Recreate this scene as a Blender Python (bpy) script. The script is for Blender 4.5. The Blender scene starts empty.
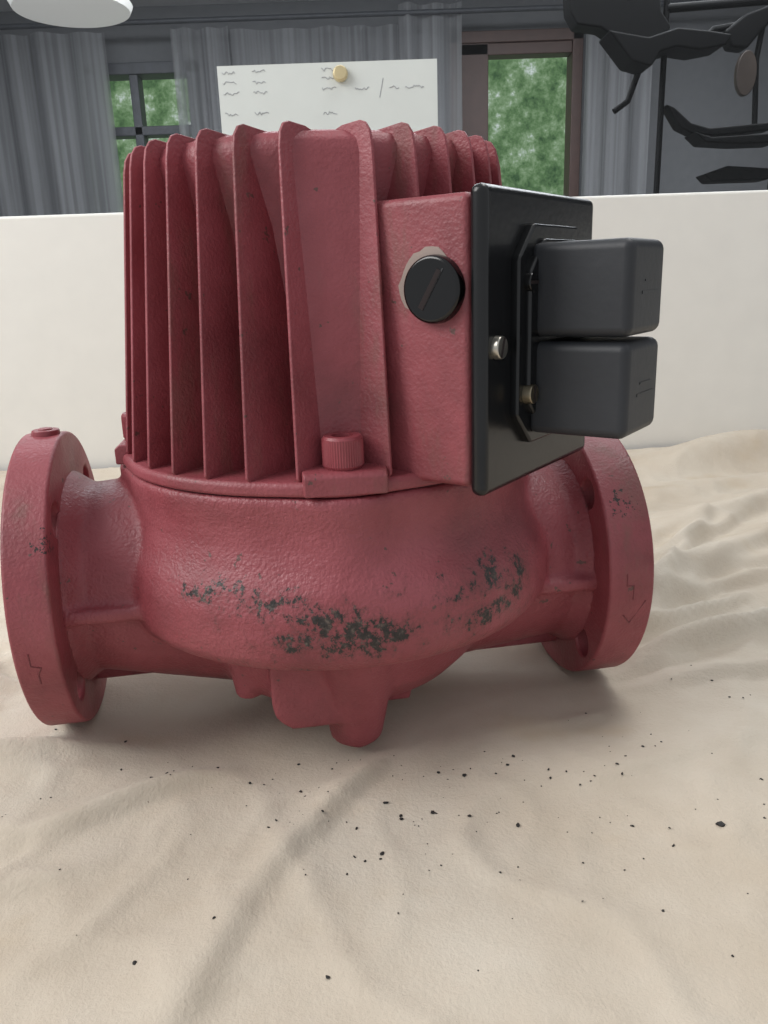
import bpy, bmesh, math, random
from mathutils import Matrix, Vector
random.seed(4)
S=0.01
scene=bpy.context.scene
scene.view_settings.view_transform='Standard'
R=math.radians

# ---------------------------------------------------------------- materials
def srgb(r,g,b):
    f=lambda c:(c/255/12.92) if c/255<=0.04045 else ((c/255+0.055)/1.055)**2.4
    return (f(r),f(g),f(b),1)
class NT:
    def __init__(s,name):
        s.m=bpy.data.materials.new(name); s.m.use_nodes=True
        s.t=s.m.node_tree; s.b=s.t.nodes['Principled BSDF']; s.out=s.t.nodes['Material Output']
    def n(s,typ,**k):
        nd=s.t.nodes.new(typ)
        for a,v in k.items(): setattr(nd,a,v)
        return nd
    def l(s,a,b): s.t.links.new(a,b)
    def coord(s,kind='Object',scale=None):
        tc=s.n('ShaderNodeTexCoord')
        if scale is None: return tc.outputs[kind]
        mp=s.n('ShaderNodeMapping'); mp.inputs['Scale'].default_value=scale
        s.l(tc.outputs[kind],mp.inputs['Vector']); return mp.outputs[0]
    def noise(s,scale,detail=3,rough=.5,vec=None):
        nd=s.n('ShaderNodeTexNoise'); nd.inputs['Scale'].default_value=scale
        nd.inputs['Detail'].default_value=detail; nd.inputs['Roughness'].default_value=rough
        s.l(vec if vec is not None else s.coord(),nd.inputs['Vector']); return nd.outputs['Fac']
    def ramp(s,fac,stops,interp='LINEAR'):
        r=s.n('ShaderNodeValToRGB'); e=r.color_ramp.elements; r.color_ramp.interpolation=interp
        e[0].position,e[0].color=stops[0]; e[1].position,e[1].color=stops[-1]
        for p,c in stops[1:-1]:
            x=e.new(p); x.color=c
        s.l(fac,r.inputs[0]); return r.outputs[0]
    def mix(s,fac,a,b,blend='MIX'):
        m=s.n('ShaderNodeMix',data_type='RGBA',blend_type=blend)
        for sock,v in ((m.inputs[0],fac),(m.inputs[6],a),(m.inputs[7],b)):
            if hasattr(v,'is_output') : s.l(v,sock)
            else: sock.default_value=v
        return m.outputs[2]
    def math(s,op,a,b=0.0,clamp=False):
        m=s.n('ShaderNodeMath',operation=op); m.use_clamp=clamp
        for i,v in enumerate((a,b)):
            if hasattr(v,'is_output'): s.l(v,m.inputs[i])
            else: m.inputs[i].default_value=v
        return m.outputs[0]
    def maprange(s,v,a,b,c=0,d=1):
        m=s.n('ShaderNodeMapRange',interpolation_type='SMOOTHSTEP'); s.l(v,m.inputs[0])
        for i,x in zip((1,2,3,4),(a,b,c,d)): m.inputs[i].default_value=x
        return m.outputs[0]
    def bump(s,h,strength,dist=.001):
        b=s.n('ShaderNodeBump'); b.inputs['Strength'].default_value=strength; b.inputs['Distance'].default_value=dist
        s.l(h,b.inputs['Height']); s.l(b.outputs[0],s.b.inputs['Normal'])
def simple(name,col,rough=.5,metal=0,noisebump=None,var=.15,spec=.5):
    k=NT(name)
    d=tuple(c*(1-var) for c in col[:3])+(1,); u=tuple(min(1,c*(1+var)) for c in col[:3])+(1,)
    k.l(k.ramp(k.noise(25,4),[(.3,d),(.7,u)]),k.b.inputs['Base Color'])
    k.b.inputs['Roughness'].default_value=rough; k.b.inputs['Metallic'].default_value=metal
    k.b.inputs['Specular IOR Level'].default_value=spec
    if noisebump: k.bump(k.noise(noisebump[0],2),noisebump[1],.0008)
    return k.m

RED=srgb(141,67,74); REDD=srgb(110,50,55); REDL=srgb(158,82,90)
# worn areas on the casing (x, z, rx, rz) in metres, object space
WEAR=[(-.066,.107,.022,.007),(-.043,.104,.018,.008),(-.020,.099,.018,.005),(-.006,.088,.022,.009),(-.030,.086,.012,.005),
      (.055,.105,.018,.009),(.062,.086,.018,.005),(.080,.098,.008,.010)]
def red_mat(name,chips=False,bstr=.35,dirt=False,spots=()):
    k=NT(name)
    base=k.ramp(k.noise(14,5,.6),[(.3,REDD),(.5,RED),(.72,REDL)])
    if dirt:
        f=k.maprange(k.noise(30,5,.7,k.coord('Object',(1,1,.25))),.5,.7,0,.6)
        base=k.mix(f,base,srgb(114,80,72))
    sc=k.maprange(k.noise(120,3,.7),.675,.705)
    base=k.mix(k.math('MULTIPLY',sc,.8),base,srgb(80,64,58))
    for cx,cy,cz_,rad in spots:
        vd=k.n('ShaderNodeVectorMath',operation='DISTANCE'); k.l(k.coord(),vd.inputs[0]); vd.inputs[1].default_value=(cx,cy,cz_)
        mm=k.maprange(vd.outputs['Value'],rad,rad*.3,0,.12)
        c2=k.maprange(k.math('ADD',k.noise(330,3,.7),mm),.66,.69)
        c2=k.math('MULTIPLY',c2,k.maprange(mm,0,.05))
        base=k.mix(c2,base,srgb(44,34,33))
    if chips:
        sep=k.n('ShaderNodeSeparateXYZ'); k.l(k.coord(),sep.inputs[0])
        x,y,z=sep.outputs
        m=k.maprange(z,.054,.070); m=k.math('MULTIPLY',m,k.maprange(z,.124,.095))
        m=k.math('MULTIPLY',m,k.maprange(x,-.105,-.05)); m=k.math('MULTIPLY',m,k.maprange(x,.115,.085))
        front=k.maprange(y,-.04,-.06)
        m=k.math('MULTIPLY',m,front)
        big=None
        for cx,cz_,rx,rz in WEAR:
            dx=k.math('DIVIDE',k.math('SUBTRACT',x,cx),rx); dz=k.math('DIVIDE',k.math('SUBTRACT',z,cz_),rz)
            d2=k.math('ADD',k.math('MULTIPLY',dx,dx),k.math('MULTIPLY',dz,dz))
            e=k.maprange(d2,2.4,0)
            big=e if big is None else k.math('MAXIMUM',big,e)
        big=k.math('MULTIPLY',big,front)
        fine=k.noise(150,7,.78,k.coord('Object',(1,1,.8)))
        thr=k.math('ADD',k.math('ADD',fine,k.math('MULTIPLY',big,.125)),k.math('MULTIPLY',m,.055))
        gr=k.math('MULTIPLY',k.maprange(thr,.54,.70,0,.55),m)
        base=k.mix(gr,base,srgb(98,56,56))
        chip=k.maprange(thr,.675,.70)
        chip=k.math('MULTIPLY',chip,k.maprange(k.math('MAXIMUM',m,big),.0,.2))
        base=k.mix(chip,base,k.ramp(k.noise(300,3,.7),[(.35,srgb(28,25,25)),(.55,srgb(52,46,44)),(.72,srgb(104,92,84))]))
    k.l(base,k.b.inputs['Base Color'])
    k.l(k.maprange(k.noise(40,3),.3,.7,.43,.58),k.b.inputs['Roughness'])
    k.b.inputs['Specular IOR Level'].default_value=.55
    h=k.math('ADD',k.noise(620,2),k.math('MULTIPLY',k.noise(230,2),.6))
    k.bump(h,bstr,.0009)
    return k.m
M_RED=red_mat('red_paint',dirt=True,bstr=.42,spots=((.150,-.064,.122,.014),(-.1445,-.066,.126,.012)))
M_CAST=red_mat('red_cast_paint',chips=True,bstr=.68)
M_BLK=simple('black_enamel',srgb(15,16,18),.27,0,(300,.08))
M_CAP=simple('dark_rubber_plastic',srgb(42,44,48),.5,0,(260,.15))
M_PLUG=simple('black_gloss_plastic',srgb(9,9,10),.15)
M_STEEL=simple('nickel_steel',srgb(190,186,176),.3,1)
M_BRASS=simple('dull_brass',srgb(150,140,120),.35,1)
M_GREY=simple('bare_metal_chip',srgb(150,134,126),.55,.1)
M_DARK=simple('dark_gap',srgb(25,12,13),.8)
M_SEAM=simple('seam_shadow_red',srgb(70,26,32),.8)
M_OXR=simple('old_red_bolt',srgb(134,60,67),.45,0,(350,.4))
M_ARR=simple('dark_red_relief',srgb(112,48,55),.5)

# ---------------------------------------------------------------- mesh helpers (cm in, metres out)
def finish(name,bm,mat,parent=None,smooth=True,angle=35,bev=0,M=None,seg=2):
    if M is not None: bmesh.ops.transform(bm,matrix=M,verts=bm.verts)
    bmesh.ops.recalc_face_normals(bm,faces=bm.faces)
    bmesh.ops.scale(bm,vec=(S,S,S),verts=bm.verts)
    me=bpy.data.meshes.new(name); bm.to_mesh(me); bm.free()
    o=bpy.data.objects.new(name,me); scene.collection.objects.link(o)
    me.materials.append(mat)
    if bev:
        b=o.modifiers.new('bevel','BEVEL'); b.width=bev*S; b.segments=seg; b.limit_method='ANGLE'; b.angle_limit=R(30)
    if smooth:
        me.polygons.foreach_set('use_smooth',[True]*len(me.polygons))
        if bev: o.modifiers.new('wn','WEIGHTED_NORMAL')
        else: me.set_sharp_from_angle(angle=R(angle))
    if parent: o.parent=parent
    return o
def add_box(bm,x0,x1,y0,y1,z0,z1,M=None):
    r=bmesh.ops.create_cube(bm,size=1); v=r['verts']
    bmesh.ops.scale(bm,vec=(x1-x0,y1-y0,z1-z0),verts=v)
    bmesh.ops.translate(bm,vec=((x0+x1)/2,(y0+y1)/2,(z0+z1)/2),verts=v)
    if M is not None: bmesh.ops.transform(bm,matrix=M,verts=v)
    return v
def add_cyl(bm,p0,p1,r0,r1=None,seg=32):
    r1=r0 if r1 is None else r1
    p0,p1=Vector(p0),Vector(p1); d=p1-p0
    M=Matrix.Translation((p0+p1)/2)@d.to_track_quat('Z','Y').to_matrix().to_4x4()
    return bmesh.ops.create_cone(bm,cap_ends=True,segments=seg,radius1=r0,radius2=r1,depth=d.length,matrix=M)['verts']
def add_lathe(bm,prof,seg=72,fn=None):
    rings=[]
    for r,z in prof:
        ring=[]
        for i in range(seg):
            a=2*math.pi*i/seg; rr=r*(fn(a,z) if fn else 1)
            ring.append(bm.verts.new((rr*math.cos(a),rr*math.sin(a),z)))
        rings.append(ring)
    for a,b in zip(rings,rings[1:]):
        for i in range(seg):
            j=(i+1)%seg; bm.faces.new((a[i],a[j],b[j],b[i]))
    bm.faces.new(list(reversed(rings[0]))); bm.faces.new(rings[-1])
def add_sphere(bm,c,rad,M=None,u=24,v=14):
    r=bmesh.ops.create_uvsphere(bm,u_segments=u,v_segments=v,radius=1)['verts']
    bmesh.ops.scale(bm,vec=rad,verts=r)
    if M is not None: bmesh.ops.transform(bm,matrix=M,verts=r)
    bmesh.ops.translate(bm,vec=c,verts=r); return r
def add_prism(bm,pts,th,th2=None):
    """pts in (a,z); extruded along y centred"""
    A=[bm.verts.new((a,-th/2,z)) for a,z in pts]; B=[bm.verts.new((a,th/2,z)) for a,z in pts]
    n=len(pts); bm.faces.new(A); bm.faces.new(list(reversed(B)))
    for i in range(n):
        j=(i+1)%n; bm.faces.new((A[j],A[i],B[i],B[j]))
    return A+B
def tube(name,pts,rad,mat,parent=None,cyc=False):
    cu=bpy.data.curves.new(name,'CURVE'); cu.dimensions='3D'; cu.bevel_depth=rad*S; cu.bevel_resolution=3
    sp=cu.splines.new('POLY'); sp.points.add(len(pts)-1)
    for p,q in zip(sp.points,pts): p.co=(q[0]*S,q[1]*S,q[2]*S,1)
    sp.use_cyclic_u=cyc; cu.materials.append(mat)
    o=bpy.data.objects.new(name,cu); scene.collection.objects.link(o)
    if parent: o.parent=parent
    return o
def empty(name,loc=(0,0,0),rot=0):
    e=bpy.data.objects.new(name,None); e.location=[c*S for c in loc]; e.rotation_euler=(0,0,rot); e.empty_display_size=.05
    scene.collection.objects.link(e); return e
def bool_diff(o,bmc):
    bmesh.ops.recalc_face_normals(bmc,faces=bmc.faces)
    bmesh.ops.scale(bmc,vec=(S,S,S),verts=bmc.verts)
    me=bpy.data.meshes.new('c'); bmc.to_mesh(me); bmc.free()
    c=bpy.data.objects.new('c',me); scene.collection.objects.link(c); c.parent=o.parent
    m=o.modifiers.new('b','BOOLEAN'); m.object=c; m.operation='DIFFERENCE'; m.solver='EXACT'
    bpy.context.view_layer.update()
    nm=bpy.data.meshes.new_from_object(o.evaluated_get(bpy.context.evaluated_depsgraph_get()))
    o.modifiers.clear(); o.data=nm; bpy.data.objects.remove(c)

# ================================================================ PUMP
YAW=10
pump=empty('circulator_pump',(-3.0,45.2,0),R(YAW))
L=16.4
SIDE={-1:dict(zc=8.7,fr=8.1,ft=2.1),1:dict(zc=7.75,fr=7.8,ft=2.6)}
BOLT0=-93           # local angle of the front bolt
# ---- volute casing (cast, blended)
bm=bmesh.new()
prof=[(11.05,14.95),(11.15,14.75),(11.1,14.2),(11.0,13.4),(11.05,12.5),(11.35,11.6),(11.85,10.7),(12.15,9.7),(12.2,8.4),(12.05,7.5),(11.6,6.9),(10.6,6.5),(9.2,6.2),(8.7,5.0),(8.2,3.8),(7.0,2.5),(4.5,2.0),(.5,1.9)]
def vf(a,z):
    k=max(0,min(1,(13.0-z)/3)); c=max(0,math.cos(4*(a-R(BOLT0))))**4
    return 1+0.02*k*math.cos(a-R(-60))+.05*c*max(0,min(1,(z-9.5)/3))
add_lathe(bm,prof,128,vf)
for s in(-1,1):
    zc,fr,ft=SIDE[s]['zc'],SIDE[s]['fr'],SIDE[s]['ft']
    add_cyl(bm,(s*14.6,0,zc),(s*5,0,8.1),5.1,6.5,48)
    add_cyl(bm,(s*(L-ft+.1),0,zc),(s*(L-ft-1.0),0,zc),6.0,5.2,48)
    add_box(bm,*sorted((s*8,s*14.4)),-6.2,6.2,zc-.6,zc+.1)
    add_box(bm,*sorted((s*5,s*14.4)),-.5,.5,zc-6.4,zc)
# foot lug and cast pads
add_cyl(bm,(-.1,-6.9,.7),(-.1,-7.9,7.5),1.4,2.5,28)
add_sphere(bm,(-.1,-6.9,1.15),(1.45,1.45,1.0))
add_box(bm,-3.6,-.2,-8.7,-3,2.3,7)
add_cyl(bm,(-3.1,-3,3.7),(-3.1,-8.7,3.7),1.4,1.4,28)
add_box(bm,-4.5,-2.5,-8.7,-3,3.7,7)
add_cyl(bm,(-5.6,-5.5,2.9),(-5.6,-5.5,6),.7,1.2,20)
add_box(bm,0,3.2,-6.0,-1,1.7,5)
add_cyl(bm,(0,6.4,.1),(0,7,7),1.3,1.9,28)
vol=finish('volute_casing',bm,M_CAST,pump)
rm=vol.modifiers.new('rm','REMESH'); rm.mode='VOXEL'; rm.voxel_size=.0018; rm.use_smooth_shade=True
sm=vol.modifiers.new('sm','SMOOTH'); sm.iterations=5; sm.factor=.5
# ---- flanges
for s,nm in((-1,'inlet_flange'),(1,'outlet_flange')):
    ZC,FR,FT=SIDE[s]['zc'],SIDE[s]['fr'],SIDE[s]['ft']
    bm=bmesh.new()
    x0=s*(L-FT); x1=s*L
    add_cyl(bm,(x0,0,ZC),(x1,0,ZC),FR,FR,96)
    fl=finish(nm,bm,M_RED,pump,smooth=False)
    bc=bmesh.new()
    for k in range(4):
        a=R(45+90*k); y=6.35*math.cos(a); z=ZC+6.35*math.sin(a)
        add_cyl(bc,(s*(L-FT-1),y,z),(s*(L+1),y,z),.85,.85,28)
    add_cyl(bc,(s*(L-1.9),0,ZC),(s*(L+1),0,ZC),3.6,3.6,48)
    bool_diff(fl,bc)
    b=fl.modifiers.new('bev','BEVEL'); b.width=.0018; b.segments=3; b.limit_method='ANGLE'; b.angle_limit=R(40)
    fl.data.polygons.foreach_set('use_smooth',[True]*len(fl.data.polygons)); 
    w=fl.modifiers.new('wn','WEIGHTED_NORMAL')
    bm=bmesh.new()
    add_cyl(bm,(s*(L-.05),0,ZC),(s*(L+.2),0,ZC),4.8,4.8,64)
    finish(nm+'_sealing_face',bm,M_RED,pump,bev=.05)
    bm=bmesh.new(); add_cyl(bm,(s*(L+.1),0,ZC),(s*(L+.22),0,ZC),3.0,3.0,64)
    finish(nm+'_bore',bm,M_DARK,pump)
    def rim(xo,ang,r=FR-.01): return (s*(L-FT/2)+xo,-r*math.cos(R(ang)),ZC+r*math.sin(R(ang)))
    arrow=[(-.3,-7),(-.3,-12),(.15,-13),(-.05,-16),(-.05,-20)] if s<0 else [(-.3,6),(-.3,1),(.1,1),(.1,-5)]
    tube(nm+'_cast_mark',[rim(a,b) for a,b in arrow],.045,M_ARR,pump)
    if s>0: tube(nm+'_cast_arrow',[rim(a,b) for a,b in((-.35,-12),(.05,-16),(.85,-6))],.05,M_ARR,pump)
ZL=SIDE[-1]['zc']+SIDE[-1]['fr']
bm=bmesh.new()
add_cyl(bm,(-L+1.2,0,ZL-.1),(-L+1.2,0,ZL+.25),.75,.7,24)
add_cyl(bm,(-L+1.2,0,ZL+.2),(-L+1.2,0,ZL+.33),.4,.4,6)
finish('vent_plug',bm,M_OXR,pump,bev=.06)

# ---- motor
MR=Matrix.Rotation(R(BOLT0+90),4,'Z')
Z0,Z1=15.0,30.5
def Rt(z): return 11.15+(9.5-11.15)*(z-Z0)/(Z1-Z0)
bm=bmesh.new()
add_lathe(bm,[(7.7,Z0),(7.7,16),(7.7,22),(8.1,26.5),(8.8,29.3),(8.8,29.7),(8.55,30.15),(8.0,30.35),(1,30.4)],80)
finish('stator_housing',bm,M_RED,pump,M=MR,angle=60)
bm=bmesh.new()
for q in range(4):
    Q=Matrix.Rotation(R(-45+90*q),4,'Z')
    for i in range(-3,4):
        def wfz(z): return i*(.187+(.183-.187)*(z-Z0)/(Z1-Z0))
        def ao(z,ins=0):
            r=Rt(z); return math.sqrt(max(.1,r*r-(wfz(z)*r)**2))-ins
        pts=[(6.0,15.4),(ao(15.4,.35),15.4),(ao(15.8),15.8),(ao(20),20),(ao(25),25),(ao(29.5),29.5),(ao(30.1,.08),30.1),(ao(30.45,.3),30.45),(ao(30.55,.6),30.55),(ao(30.5,1.5),30.45),(6.0,30.3)]
        v=add_prism(bm,pts,.34)
        for vv in v:
            r=Rt(vv.co.z); side=1 if vv.co.y>0 else -1
            t=.17 if vv.co.x<7 else .085
            vv.co.y=wfz(vv.co.z)*r+side*t
        bmesh.ops.transform(bm,matrix=Q,verts=v)
finish('cooling_fins',bm,M_RED,pump,M=MR,bev=.05)
bm=bmesh.new()
for q in range(4):
    Q=Matrix.Rotation(R(-90+90*q),4,'Z')
    v=add_prism(bm,[(6,15.2),(9.75,15.2),(9.75,16.5),(9.72,17),(9.05,29.3),(8.9,29.9),(8.5,30.25),(6,30.35)],3.0); bmesh.ops.transform(bm,matrix=Q,verts=v)
finish('channel_panels',bm,M_RED,pump,M=MR,bev=.12)
bm=bmesh.new()
def oct_(a,z): return 1+.035*max(0,math.cos(4*(a-R(90))))**4
add_lathe(bm,[(11.0,Z0),(11.15,Z0+.1),(11.15,15.5),(11.0,15.68),(10,15.75)],128,oct_)
for q in range(4):
    Q=Matrix.Rotation(R(-90+90*q),4,'Z')
    v=add_prism(bm,[(8,15.1),(11.55,15.1),(11.55,15.95),(11.3,16.15),(8,16.25)],4.1)
    for vv in v:
        if vv.co.x>10: vv.co.y*=.9
    bmesh.ops.transform(bm,matrix=Q,verts=v)
finish('motor_base_ring',bm,M_RED,pump,M=MR,bev=.1)
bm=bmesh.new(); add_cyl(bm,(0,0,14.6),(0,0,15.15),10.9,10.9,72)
finish('seam_shade_ring',bm,M_SEAM,pump)  # dark red ring puts the seam's shade into the colour
for q in range(4):
    a=R(BOLT0+90*q); x,y=10.4*math.cos(a),10.4*math.sin(a)
    bm=bmesh.new(); seg=96
    zz0,zz1,rr=16.15,17.6,.93
    ring=[]
    for z in(zz0,zz0+.15,zz1-.3,zz1-.12,zz1):
        rg=[]
        for i in range(seg):
            k=.035 if i%2 else 0
            if z in(zz0,zz1): k=.1
            if abs(z-zz1+.12)<.01: k=.02
            rg.append(bm.verts.new((x+(rr-k)*math.cos(2*math.pi*i/seg),y+(rr-k)*math.sin(2*math.pi*i/seg),z)))
        ring.append(rg)
    ring.append([bm.verts.new((x+.5*math.cos(2*math.pi*i/seg),y+.5*math.sin(2*math.pi*i/seg),zz1)) for i in range(seg)])
    ring.append([bm.verts.new((x+.47*math.cos(2*math.pi*i/seg),y+.47*math.sin(2*math.pi*i/seg),zz1-.8)) for i in range(seg)])
    for A,B in zip(ring,ring[1:]):
        for i in range(seg):
            j=(i+1)%seg; bm.faces.new((A[i],A[j],B[j],B[i]))
    bm.faces.new(ring[-1]); bm.faces.new(ring[0])
    finish('socket_bolt_%d'%(q+1),bm,M_OXR,pump,angle=15)

# ---- terminal box : frame a=outward, y=lateral
BX=Matrix.Rotation(R(-46),4,'Z')
bm=bmesh.new(); add_box(bm,6.6,12.35,-5.5,5.5,15.3,27.35)
finish('terminal_box_housing',bm,M_RED,pump,M=BX,bev=.35,seg=3)
bm=bmesh.new(); add_box(bm,12.35,13.15,-5.65,5.65,15.0,27.6)
finish('terminal_box_cover',bm,M_BLK,pump,M=BX,bev=.36,seg=4)
for nm,ins,ac,th in(('socket_base_plate',0,13.3,.5),('socket_base_step',.6,13.6,.4)):
    bm=bmesh.new()
    y0,y1,z0,z1,c=-3.4+ins,3.9-ins,16.8+ins,26.2-ins,1.4
    pts=[(y0+c,z0),(y1-c,z0),(y1,z0+c),(y1,z1-c),(y1-c,z1),(y0+c,z1),(y0,z1-c),(y0,z0+c)]
    v=add_prism(bm,pts,th)
    for vv in v:
        x,y,z=vv.co; vv.co=(ac+y,x,z)
    finish(nm,bm,M_BLK,pump,M=BX,bev=.13,seg=3)
for i,(za,zb) in enumerate(((21.5,25.4),(17.25,21.3))):
    bm=bmesh.new(); v=add_box(bm,13.3,17.85,-2.15,2.0,za,zb)
    finish('connector_block_%d'%(i+1),bm,M_CAP,pump,M=BX,bev=.42,seg=4)
    bm=bmesh.new(); add_box(bm,17.81,17.88,-.9,1.2,za+1.7,za+1.82); add_box(bm,17.81,17.88,-.6,.8,za+2.2,za+2.28)
    finish('connector_emboss_%d'%(i+1),bm,M_CAP,pump,M=BX)
def slot_screw(nm,pa,lat,z,r,mat,ln=.7,rot=0):
    bm=bmesh.new(); add_cyl(bm,(pa,lat,z),(pa+ln,lat,z),r,r*.95,28)
    finish(nm,bm,mat,pump,M=BX,bev=.06)
    bm=bmesh.new(); add_box(bm,-.02,.015,-r*.85,r*.85,-.07,.07,Matrix.Translation((pa+ln,lat,z))@Matrix.Rotation(rot,4,'X'))
    finish(nm+'_slot',bm,M_DARK,pump,M=BX)
slot_screw('cover_screw',13.0,-4.65,21.25,.5,M_STEEL,.45,R(70))
slot_screw('base_screw_1',13.4,-2.6,19.1,.45,M_BRASS,.55,R(90))
slot_screw('base_screw_2',13.4,-2.6,23.8,.42,M_PLUG,.45)
bm=bmesh.new(); add_cyl(bm,(10.75,-5.3,23.65),(10.75,-5.95,23.65),1.42,1.36,48)
finish('cable_entry_plug',bm,M_PLUG,pump,M=BX,bev=.15,seg=3)
bm=bmesh.new(); add_box(bm,-.9,.9,-.03,.04,-.13,.13,Matrix.Translation((10.75,-5.95,23.65))@Matrix.Rotation(R(-58),4,'Y'))
finish('plug_slot',bm,M_DARK,pump,M=BX)
bm=bmesh.new(); add_box(bm,-.9,.9,-.03,.05,-.03,.03,Matrix.Translation((10.91,-5.95,23.71))@Matrix.Rotation(R(-58),4,'Y'))
finish('plug_slot_edge',bm,M_CAP,pump,M=BX)
bm=bmesh.new()
pts=[]
for i in range(30):
    a=2*math.pi*i/30; r=1.36+random.uniform(0,.2)
    pts.append((10.45+r*math.cos(a),23.85+r*math.sin(a)))
v=add_prism(bm,pts,.06)
for vv in v: vv.co.y-=5.51
finish('plug_seat',bm,M_GREY,pump,M=BX)

# ================================================================ CLOTH
def seg_d(x,y,a,b):
    ax,ay=a;bx,by=b;dx,dy=bx-ax,by-ay
    t=((x-ax)*dx+(y-ay)*dy)/(dx*dx+dy*dy); tc=max(0,min(1,t))
    ds=((x-ax)*dy-(y-ay)*dx)/math.hypot(dx,dy)
    return math.hypot(x-ax-tc*dx,y-ay-tc*dy),tc,ds
from mathutils import noise as mn
ridges=[((-9,20),(-5,28),.7,.9),((-5,28),(-2,34),.6,.7),((-2,34),(3,43),1.0,.7),
((-32,30),(-17,32),.8,.8),((-17,32),(-9,36),.8,.6),((-28,36),(-12,38),.7,.6),((-40,40),(-18,36),.8,1.0),
((3,40),(12,45),1.3,.6),((12,45),(34,55),1.4,.8),((8,47),(26,62),1.5,.9),((14,50),(45,78),1.6,1.4),
((16,43),(40,50),.8,.7),((30,94),(62,104),4.2,4.5),((22,70),(52,88),1.6,2.0),((-60,60),(-25,52),1.1,1.8),
((-75,92),(-15,98),1.2,3),((12,55),(22,80),1.4,1.1),((18,52),(32,76),1.2,.9),((24,60),(50,70),1.3,1.1),((28,52),(50,60),1.1,.8),((-45,75),(-22,60),1.0,1.6),
((20,84),(60,92),1.2,2.0),((9,43),(20,47),1.0,.45),((13,49),(28,57),1.0,.5),((-24,44),(-36,60),.9,1.0),((-30,47),(-20,44),.8,.6),((16,46),(24,50),.8,.45),
((10,50),(17,58),.9,.5),((19,55),(36,63),.9,.6),((22,64),(40,80),1.0,.8),((5,38),(13,41),.6,.45),((3,37),(8,42),.6,.45),((-26,50),(-38,52),.6,.6),
((8,33),(20,38),.35,.7),((-22,27),(-13,30),.45,.6)]
def cz(x,y):
    z=0
    wx=x+1.6*mn.noise(Vector((x*.1,y*.1,7))); wy=y+1.6*mn.noise(Vector((x*.1,y*.1,17)))
    for a,b,h,w in ridges:
        d,t,ds=seg_d(wx,wy,a,b)
        ww=w*(.6 if ds>0 else 1.7)
        if d<ww*3.5: z+=h*math.exp(-(d/ww)**2)*(.25+.75*math.sin(math.pi*min(1,max(0,t*.9+.05))))
    z+=.28*mn.noise(Vector((x*.06,y*.06,0)))+.14*mn.noise(Vector((x*.14+9,y*.14,3)))
    c=1-abs(mn.noise(Vector((x*.10+y*.05,y*.13-x*.06,5))))*4
    z+=.22*max(0,c)**2
    c=1-abs(mn.noise(Vector((x*.2-y*.12,y*.16+x*.1,25))))*4
    z+=.13*max(0,c)**2
    d=math.hypot((x+3.3)/19,(y-45.5)/9.5)
    k=max(0,min(1,(d-.78)/.4)); k=k*k*(3-2*k)
    z=z*(k*.95+.05)-.02-(1-k)*.05
    # the cloth is bunched up under the inlet flange, sagging under the outlet flange
    z+=.7*math.exp(-(((x+19)/5)**2+((y-42)/8)**2))-.32*math.exp(-(((x-12.5)/5)**2+((y-48)/8)**2))
    return z
bm=bmesh.new()
xs=[-95+.38*i for i in range(int(205/.38)+1)]; ys=[-8+.38*i for i in range(int(119/.38)+1)]
g=[[bm.verts.new((x,y,cz(x,y))) for x in xs] for y in ys]
for j in range(len(ys)-1):
    for i in range(len(xs)-1): bm.faces.new((g[j][i],g[j][i+1],g[j+1][i+1],g[j+1][i]))
k=NT('cream_fleece')
f=k.noise(6,5,.6)
col=k.ramp(f,[(.3,srgb(182,169,151)),(.5,srgb(195,184,168)),(.7,srgb(206,198,184))])
st=k.maprange(k.noise(9,3,.6,k.coord('Object',(1,1.6,1))),.56,.72,0,.35); col=k.mix(st,col,srgb(182,160,128))
k.l(col,k.b.inputs['Base Color']); k.b.inputs['Roughness'].default_value=.95; k.b.inputs['Specular IOR Level'].default_value=.1
k.b.inputs['Sheen Weight'].default_value=.15
k.bump(k.math('ADD',k.noise(500,3,.7),k.math('MULTIPLY',k.noise(90,4,.6),1.5)),.45,.0012)
finish('table_cloth',bm,k.m,angle=180)

# crumbs
bm=bmesh.new()
M_CR=simple('black_rust_flake',srgb(34,32,31),.7)
def crumb(x,y,s):
    r=bmesh.ops.create_icosphere(bm,subdivisions=1,radius=s)['verts']
    for v in r: v.co+=Vector([random.uniform(-.35,.35)*s for _ in range(3)]); v.co.z*=.4
    bmesh.ops.scale(bm,vec=(1,random.uniform(.5,1),1),verts=r)
    bmesh.ops.rotate(bm,verts=r,cent=(0,0,0),matrix=Matrix.Rotation(random.uniform(0,6),3,'Z'))
    bmesh.ops.translate(bm,verts=r,vec=(x,y,cz(x,y)+s*.3))
for x,y,s in((5.6,31,.19),(-.4,33,.15),(1.8,32.3,.14),(3.6,35.2,.14),(-.6,29.3,.12),(-2.6,23,.11),(14.6,30.5,.19),(-9,36,.1)): crumb(x,y,s)
for _ in range(250):
    x=random.gauss(3,11); y=random.gauss(34,6)
    if y<21: continue
    if math.hypot((x+3.3)/17,(y-45)/8)<1: continue
    crumb(x,y,random.choice([.03,.03,.04,.05,.05,.07,.1]))
finish('rust_crumbs',bm,M_CR,smooth=False)

# table
bm=bmesh.new(); add_box(bm,-94,109,-7,110.5,-5,-1.3)
for x in(-88,103):
    for y in(0,104): add_box(bm,x-3,x+3,y-3,y+3,-75,-4.9)
M_WOOD=simple('table_wood',srgb(120,86,58),.5); finish('table',bm,M_WOOD,bev=.2)

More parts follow.
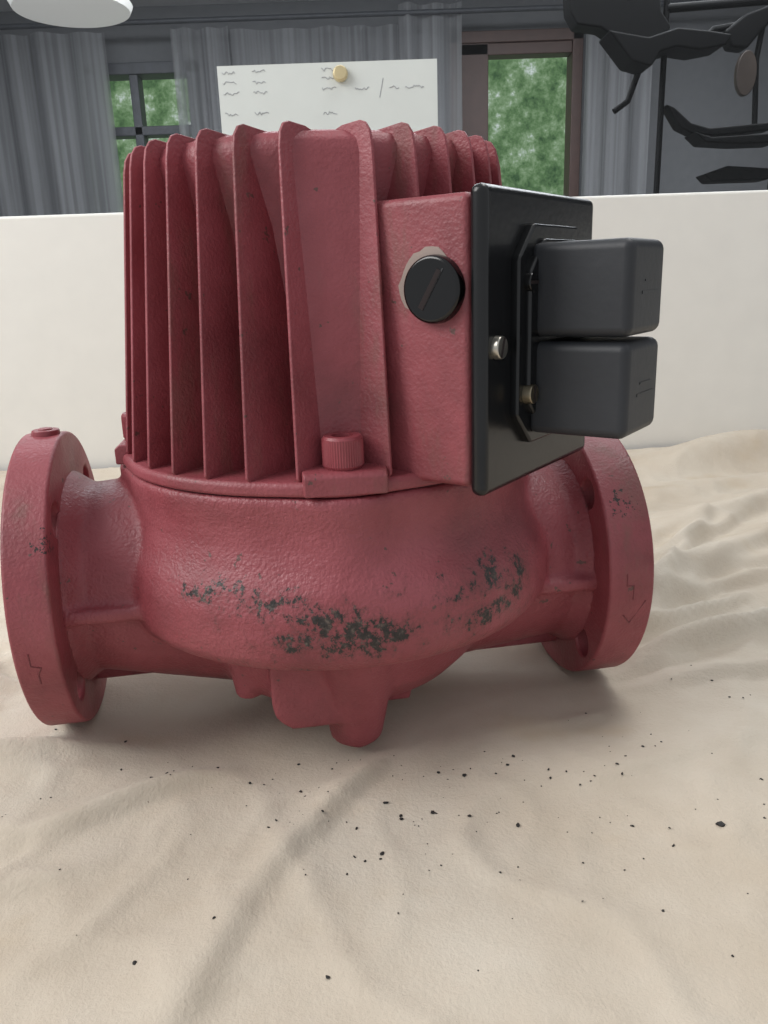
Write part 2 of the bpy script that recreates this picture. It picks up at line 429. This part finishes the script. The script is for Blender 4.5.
# ================================================================ ROOM
M_WHITE=simple('white_panel_paint',srgb(222,220,214),.45,0,None,.02)
M_WALL=simple('grey_wall_paint',srgb(114,115,118),.9,0,None,.05)
M_CEIL=simple('ceiling_paint',srgb(200,201,203),.9,0,None,.03)
M_FLOOR=simple('floor_grey',srgb(110,104,98),.6)
M_BROWN=simple('brown_window_frame',srgb(74,52,46),.5)
M_DKFR=simple('dark_window_frame',srgb(72,74,80),.5)
def box(name,mat,*a,bev=0,parent=None):
    bm=bmesh.new(); add_box(bm,*a); return finish(name,bm,mat,parent,bev=bev,smooth=bool(bev))
box('wall_back',M_WHITE,-260,260,112,116,-75,34,bev=.4)
box('floor',M_FLOOR,-260,260,-150,420,-79,-75)
box('ceiling',M_CEIL,-260,260,118,424,150,154)  # ceiling, walls and windows beyond the pane stand in for its reflection
box('wall_left',M_WALL,-264,-260,116,424,-75,154)
box('wall_right',M_WALL,260,264,116,424,-75,154)
W=[(-132,-80,40,126),(38,100,30,134)]
bm=bmesh.new()
add_box(bm,-260,W[0][0],420,426,-75,150); add_box(bm,W[0][1],W[1][0],420,426,-75,150); add_box(bm,W[1][1],260,420,426,-75,150)
for a,b,c,d in W:
    add_box(bm,a,b,420,426,-75,c); add_box(bm,a,b,420,426,d,150)
finish('wall_far',bm,M_WALL,smooth=False)
for i,(a,b,c,d) in enumerate(W):
    bm=bmesh.new(); t=5
    mat=M_DKFR if i==0 else M_BROWN
    add_box(bm,a,a+t,415,427,c,d); add_box(bm,b-t,b,415,427,c,d); add_box(bm,a,b,415,427,c,c+t); add_box(bm,a,b,415,427,d-t,d)
    if i==0:
        add_box(bm,a+20,a+24,416,425,c,d); add_box(bm,a,b,416,425,95,99)
    else: add_box(bm,a+t,a+t+13,416,425,c,d); add_box(bm,a+t,b-t,416,425,d-10,d-t)
    finish('window_%d'%(i+1),bm,mat,bev=.4)
k=NT('foliage_daylight'); k.t.nodes.remove(k.b)
em=k.n('ShaderNodeEmission'); f=k.noise(7,8,.75)
k.l(k.ramp(f,[(.36,srgb(58,88,58)),(.48,srgb(104,136,92)),(.57,srgb(146,172,134)),(.66,srgb(232,240,238))]),em.inputs[0]); em.inputs[1].default_value=1.0
k.l(em.outputs[0],k.out.inputs[0])
box('glowing_tree_backdrop',k.m,-320,320,520,524,-75,260)  # flat glowing backdrop, daylight on the trees is put into its colour
# sheer curtains
k=NT('sheer_curtain'); tr=k.n('ShaderNodeBsdfTransparent'); df=k.n('ShaderNodeBsdfDiffuse'); tl=k.n('ShaderNodeBsdfTranslucent')
df.inputs[0].default_value=srgb(180,181,184); tl.inputs[0].default_value=srgb(176,177,181)
m1=k.n('ShaderNodeMixShader'); m1.inputs[0].default_value=.5; k.l(df.outputs[0],m1.inputs[1]); k.l(tl.outputs[0],m1.inputs[2])
m2=k.n('ShaderNodeMixShader'); k.l(k.maprange(k.noise(40,1,.5,k.coord('Object',(1,1,.02))),.3,.7,.45,.8),m2.inputs[0]); k.l(tr.outputs[0],m2.inputs[1]); k.l(m1.outputs[0],m2.inputs[2])
k.t.nodes.remove(k.b); k.l(m2.outputs[0],k.out.inputs[0])
def curtain(x0,x1,y,z0,z1,per,amp):
    bm=bmesh.new(); n=int((x1-x0)/.8); c=[]
    for i in range(n+1):
        x=x0+(x1-x0)*i/n
        dy=amp*math.sin(x/per*6.28+1.5*math.sin(x*.07))+amp*.6*math.sin(x/per*2.7+1)
        c.append((bm.verts.new((x,y+dy,z0)),bm.verts.new((x,y+dy*.6,z1))))
    for a,b in zip(c,c[1:]): bm.faces.new((a[0],b[0],b[1],a[1]))
    finish('curtain',bm,k.m,angle=180)
curtain(-250,-118,404,-60,136,14,3.2)
curtain(-88,-62,404,-60,136,11,3)
curtain(14,42,402,-60,142,12,3)
curtain(98,128,402,-60,142,11,3)
curtain(-62,14,409,-60,136,17,2.4)
tube('curtain_rod',[(-255,400,138),(255,400,138)],1.1,M_DKFR)
lamp=empty('pendant_lamp',(-97,300,0))
bm=bmesh.new(); add_lathe(bm,[(3,122),(10,121),(17,118.5),(19.5,115.5),(18.5,113.5),(12,112),(2,111.5)],48)
kk=NT('lamp_opal'); kk.b.inputs['Base Color'].default_value=srgb(235,235,232); kk.b.inputs['Emission Color'].default_value=(1,.97,.92,1); kk.b.inputs['Emission Strength'].default_value=.3
finish('opal_shade',bm,kk.m,lamp)
bm=bmesh.new(); add_cyl(bm,(0,0,121),(0,0,150),1,1,12); finish('lamp_stem',bm,M_DKFR,lamp)

# clear pane above the white panel; the reflected room is built behind it
k=NT('pane_glass'); tr=k.n('ShaderNodeBsdfTransparent'); tr.inputs[0].default_value=(.84,.86,.87,1)
gl=k.n('ShaderNodeBsdfGlossy'); gl.inputs['Roughness'].default_value=.03
mx=k.n('ShaderNodeMixShader'); mx.inputs[0].default_value=.015; k.l(tr.outputs[0],mx.inputs[1]); k.l(gl.outputs[0],mx.inputs[2]); k.t.nodes.remove(k.b); k.l(mx.outputs[0],k.out.inputs[0])
box('reflected_room_pane',k.m,-260,260,113.6,114.2,33.9,150)

# paper notes on the glass
M_PAP=simple('white_paper',srgb(206,211,208),.8,0,None,.02); M_INK=simple('pencil_ink',srgb(140,142,150),.8)
note=empty('paper_note',(0,113.2,0))
box('sheet_1',M_PAP,-19.2,8.7,-.1,0,32,51.0,parent=note)
box('sheet_2',M_PAP,-20.6,8.6,-.25,-.12,30,43.0,parent=note)
def scrib(x,z,w):
    n=int(w/.16); pts=[(x+w*i/n,-.13,z+random.uniform(-.2,.2)) for i in range(n+1)]
    tube('handwriting',pts,.03,M_INK,note)
for x,zs in((-18.6,(50.2,49,47.8,45.4)),(-14.8,(50.3,49,47.8,45.4)),(-6.0,(50.2,49.2,48,45.2))):
    for z in zs: scrib(x,z,random.uniform(1.5,2.1))
scrib(-1.8,47.9,1.8); scrib(2.6,47.9,1.2); scrib(4.6,47.9,2.4)
tube('pen_slash',[(1.3,-.13,46.8),(1.8,-.13,49)],.03,M_INK,note)
bm=bmesh.new(); add_cyl(bm,(-3.6,113.1,49.6),(-3.6,112.2,49.6),1.0,.9,28); finish('fridge_magnet',bm,simple('gold_magnet',srgb(205,190,150),.3,.3),bev=.2)

# black exercise machine, part of the reflected room built beyond the glass
M_EX=simple('black_machine',srgb(6,6,7),.6,spec=.15)
ex=empty('exercise_bike',(0,260,0))
P=lambda px,py:(55.7+(px-560)*.285,0,99-py*.265)
def slab(nm,pts,d=5,bev=.8,off=0):
    bm=bmesh.new(); A=[]; B=[]
    for p in pts:
        x,_,z=P(*p); A.append(bm.verts.new((x,off-d,z))); B.append(bm.verts.new((x,off+d,z)))
    n=len(pts); bm.faces.new(A); bm.faces.new(list(reversed(B)))
    for i in range(n): bm.faces.new((A[(i+1)%n],A[i],B[i],B[(i+1)%n]))
    finish(nm,bm,M_EX,ex,bev=bev)
slab('seat_back',[(564,-14),(640,-34),(654,-12),(658,14),(668,28),(664,44),(640,46),(616,40),(598,28),(574,24),(566,10)],4,.6)
slab('seat_pad',[(600,36),(640,44),(668,36),(700,40),(722,44),(716,54),(690,58),(668,54),(652,58),(644,72),(624,66)],6,.6,-4)
slab('handle_bracket',[(724,34),(744,18),(768,10),(776,22),(762,34),(748,52),(732,50)],3)
slab('footrest',[(669,104),(678,108),(696,124),(716,130),(780,126),(780,134),(726,138),(700,136),(684,128)],3,.5)
slab('footrest_lower',[(694,136),(712,142),(780,140),(780,150),(740,150),(706,147)],5,.5,-3)
slab('frame_foot',[(712,178),(736,170),(780,174),(780,186),(720,186)],4,.5)
def et(nm,pts,r): tube(nm,[P(*p) for p in pts],r,M_EX,ex)
et('main_post',[(667,-40),(667,650)],.9); et('cross_bar',[(667,8),(800,2)],1.2); et('brace',[(648,50),(632,98),(618,108)],.9)
et('handle',[(700,46),(716,30),(745,26)],1.0); et('stay',[(768,10),(762,60),(766,126)],.8); et('rear_post',[(790,-60),(790,650)],1.2)
bm=bmesh.new(); add_box(bm,80,130,-18,18,-75,-70); finish('base_frame',bm,M_EX,ex,bev=1)
bm=bmesh.new(); x,_,z=P(749,76); add_cyl(bm,(x,-3,z),(x,-1,z),3.0,3.0,32)
for v in bm.verts: v.co.z=z+(v.co.z-z)*2.0
finish('reflector_disc',bm,simple('amber_disc',srgb(66,56,50),.4),ex,bev=.3)

# ================================================================ LIGHT
w=bpy.data.worlds.new('World'); scene.world=w; w.use_nodes=True
w.node_tree.nodes['Background'].inputs[0].default_value=(.93,.96,1,1); w.node_tree.nodes['Background'].inputs[1].default_value=.57
def area(nm,loc,tgt,sx,sy,e,col):
    l=bpy.data.lights.new(nm,'AREA'); l.shape='RECTANGLE'; l.size=sx*S; l.size_y=sy*S; l.energy=e; l.color=col
    o=bpy.data.objects.new(nm,l); scene.collection.objects.link(o); o.location=[c*S for c in loc]
    o.rotation_euler=(Vector(tgt)-Vector(loc)).to_track_quat('-Z','Y').to_euler()
area('window_daylight',(-160,0,145),(0,50,12),120,130,38,(1,.98,.96))
area('overhead_light',(60,90,190),(5,55,10),70,70,12,(1,.98,.95))  # soft area light from above, behind the pump
area('far_room_fill',(0,260,146),(0,270,0),300,120,90,(.98,.98,1))  # added fill under the far ceiling, brightens the room behind the pane

# ================================================================ CAMERA
cd=bpy.data.cameras.new('camera'); cam=bpy.data.objects.new('camera',cd); scene.collection.objects.link(cam)
cam.matrix_world=Matrix.Translation((0,0,.24))@Matrix.Rotation(R(90-16),4,'X')@Matrix.Rotation(R(-2),4,'Z')
cd.sensor_fit='VERTICAL'; cd.sensor_height=24; cd.lens=24*800/1024; cd.clip_start=.01
scene.camera=cam
